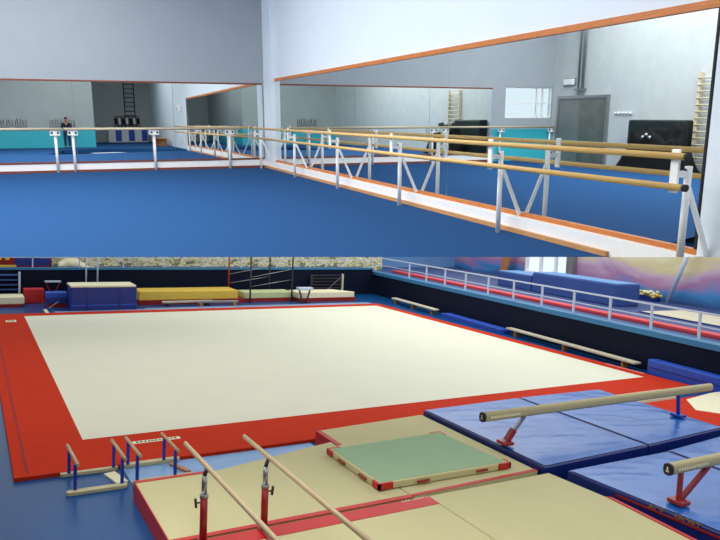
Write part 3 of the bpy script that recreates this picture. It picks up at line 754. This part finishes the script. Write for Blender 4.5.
for x in (-.6,.6): mk('foot', B_(x-.05,x+.05,-.15,.15,0,.1), M['brown'], lb_)
lb_ = thing('low_beam', 'pale low training beam on the floor beside the yellow mat', 'beam', (5.3,13.72,F), None, .03)
mk('beam', B_(-.9,.9,-.05,.05,.1,.17), M['tan_cloth'], lb_, bevel=.01)
for x in (-.7,.7): mk('foot', B_(x-.05,x+.05,-.15,.15,0,.1), M['dark_metal'], lb_)
gmm = thing('landing_mat', 'pale green mat with red side under the uneven bars', 'mat', (8.75,14.6,F))
mk('body', B_(-1.2,.75,-.45,.45,.14,.36), M['pale_green'], gmm, bevel=.015); mk('red_base', B_(-1.2,.75,-.47,.45,0,.14), M['red_seam'], gmm)
cmm = thing('landing_mat', 'pale yellow cream mat with red side at the far corner', 'mat', (10.75,14.25,F))
mk('body', lambda bm: prism(bm,[(-1.15,-.4),(1.3,-.4),(.75,.55),(-1.15,.55)],.14,.36), M['cream'], cmm, bevel=.015)
mk('red_base', lambda bm: prism(bm,[(-1.15,-.43),(1.35,-.43),(.78,.55),(-1.15,.55)],0,.14), M['red_seam'], cmm)
ub = thing('uneven_bars', 'dark red uneven bars with steel cables at the back of the hall', 'uneven bars', (8.2,14.6,F))
PO = [(-.92,.62,1.75),(-.5,-.62,1.75),(.75,.62,2.5),(1.18,-.62,2.5)]
for i,(x,y,h) in enumerate(PO):
    mk('post', T_((x,y,0),(x,y,h),.032,12), M['red_tube' if i==0 else 'dark_metal'], ub)
mk('bar', T_((PO[0][0],PO[0][1],1.72),(PO[1][0],PO[1][1],1.72),.02,10), M['bar_wood'], ub)
mk('bar', T_((PO[2][0],PO[2][1],2.46),(PO[3][0],PO[3][1],2.46),.02,10), M['bar_wood'], ub)
for a,b in ((0,2),(1,3)):
    mk('cable', T_((PO[a][0],PO[a][1],.95),(PO[b][0],PO[b][1],1.25),.012,6), M['steel'], ub)
    mk('cable', T_((PO[a][0],PO[a][1],.6),(PO[b][0],PO[b][1],.85),.012,6), M['steel'], ub)
ts = thing('vaulting_trestle', 'small white-topped trestle standing before the pale yellow mat', 'trestle', (9.72,13.55,F))
mk('top', B_(-.3,.3,-.15,.15,.5,.6), M['rail_white'], ts, bevel=.02)
for s in (-1,1):
    mk('leg', lambda bm,s=s: barbox(bm,(s*.22,0,.5),(s*.08,0,.03),.05,.05), M['dark_metal'], ts); mk('foot', B_(s*.08-.12,s*.08+.12,-.1,.1,0,.035), M['dark_metal'], ts)
for i,(x,lab) in enumerate(((2.17,'thin white pole behind the vaulting block, nearer the red cube'),(2.55,'thin white pole behind the vaulting block, nearer the yellow mat'))):
    t = thing('pole', lab, 'pole', (x,15.45,F), group='white poles behind the vaulting block')
    mk('shaft', T_((0,0,.03),(0,0,2.3),.028,10), M['rail_white'], t); mk('foot_plate', T_((0,0,0),(0,0,.03),.14,16), M['dark_metal'], t)
su = thing('step_unit', 'dark blue slatted steps standing against the navy back barrier', 'steps', (-.85,15.55,F))
for i in range(6): mk('tread', B_(-1.0,.92,-.12+i*.0,.12,.1+i*.16,.14+i*.16), M['foam_blue'], su)
for x in (-1.0,.92): mk('side', B_(x-.03,x+.03,-.13,.13,0,1.02), M['rail_white' if x>0 else 'navy'], su)
wl = thing('wall_rack', 'dark grey slatted rack against the navy back barrier', 'rack', (11.7,15.6,F))
for i in range(5): mk('slat', B_(-.75,.7,-.03,.03,.3+i*.13,.35+i*.13), M['dark_metal'], wl)
for x in (-.75,.7): mk('upright', B_(x-.04,x+.04,-.05,.05,0,.9), M['tan_cloth' if x>0 else 'dark_metal'], wl)
mk('brace', lambda bm: barbox(bm,(-.2,-.05,.1),(.65,-.05,.8),.04,.03), M['grey_metal'], wl)

# =====================================================================================
#  LIGHT, CAMERA, COLOUR
# =====================================================================================
def area(name, mw, sx, sy, power, col=(1,1,1)):
    l = bpy.data.lights.new(name,'AREA'); l.shape='RECTANGLE'; l.size=sx; l.size_y=sy; l.energy=power; l.color=col
    o = bpy.data.objects.new(name,l); C.objects.link(o); o.matrix_world = mw; return o
area('studio_fill_light', UM @ Matrix.Translation((-1.5,12,CEIL-.1)), 6, 14, 1620, (1,.99,.97))  # unseen area lights added to brighten the enclosed room
area('studio_fill_light', UM @ Matrix.Translation((1.5,-2.5,CEIL-.1)), 6, 7, 420, (1,.99,.97))
# unseen fill lights added under the slab and over the open end of the hall
area('hall_fill_light', UM @ Matrix.Translation((0.5,14,-.26)), 9, 10, 250, (1,.985,.95))
area('hall_fill_light', Matrix.Translation((13.5,8.0,6.5)), 9, 12, 380, (1,.97,.92))
area('hall_side_fill', Matrix.Translation((11.5,-3.0,5.0)), 5, 6, 25, (1,.97,.92))

w = bpy.data.worlds.new('World'); bpy.context.scene.world = w; w.use_nodes = True
bg = w.node_tree.nodes['Background']; bg.inputs['Color'].default_value = (.90,.95,1,1); bg.inputs['Strength'].default_value = 1.2

cd = bpy.data.cameras.new('Camera'); co = bpy.data.objects.new('Camera', cd); C.objects.link(co)
cd.sensor_width = 36; cd.sensor_fit = 'HORIZONTAL'; cd.lens = 700/720*36; cd.clip_start = .02
r0,r1,r2 = RL[0],RL[1],RL[2]
co.matrix_world = Matrix(((r0[0],-r1[0],-r2[0],CL.x),(r0[1],-r1[1],-r2[1],CL.y),(r0[2],-r1[2],-r2[2],CL.z),(0,0,0,1)))
sc = bpy.context.scene; sc.camera = co
vs = sc.view_settings; vs.view_transform='Standard'; vs.look='None'; vs.exposure=0; vs.gamma=1; vs.use_curve_mapping=False
sc.cycles.use_denoising = True
sc.cycles.max_bounces = 10; sc.cycles.glossy_bounces = 8
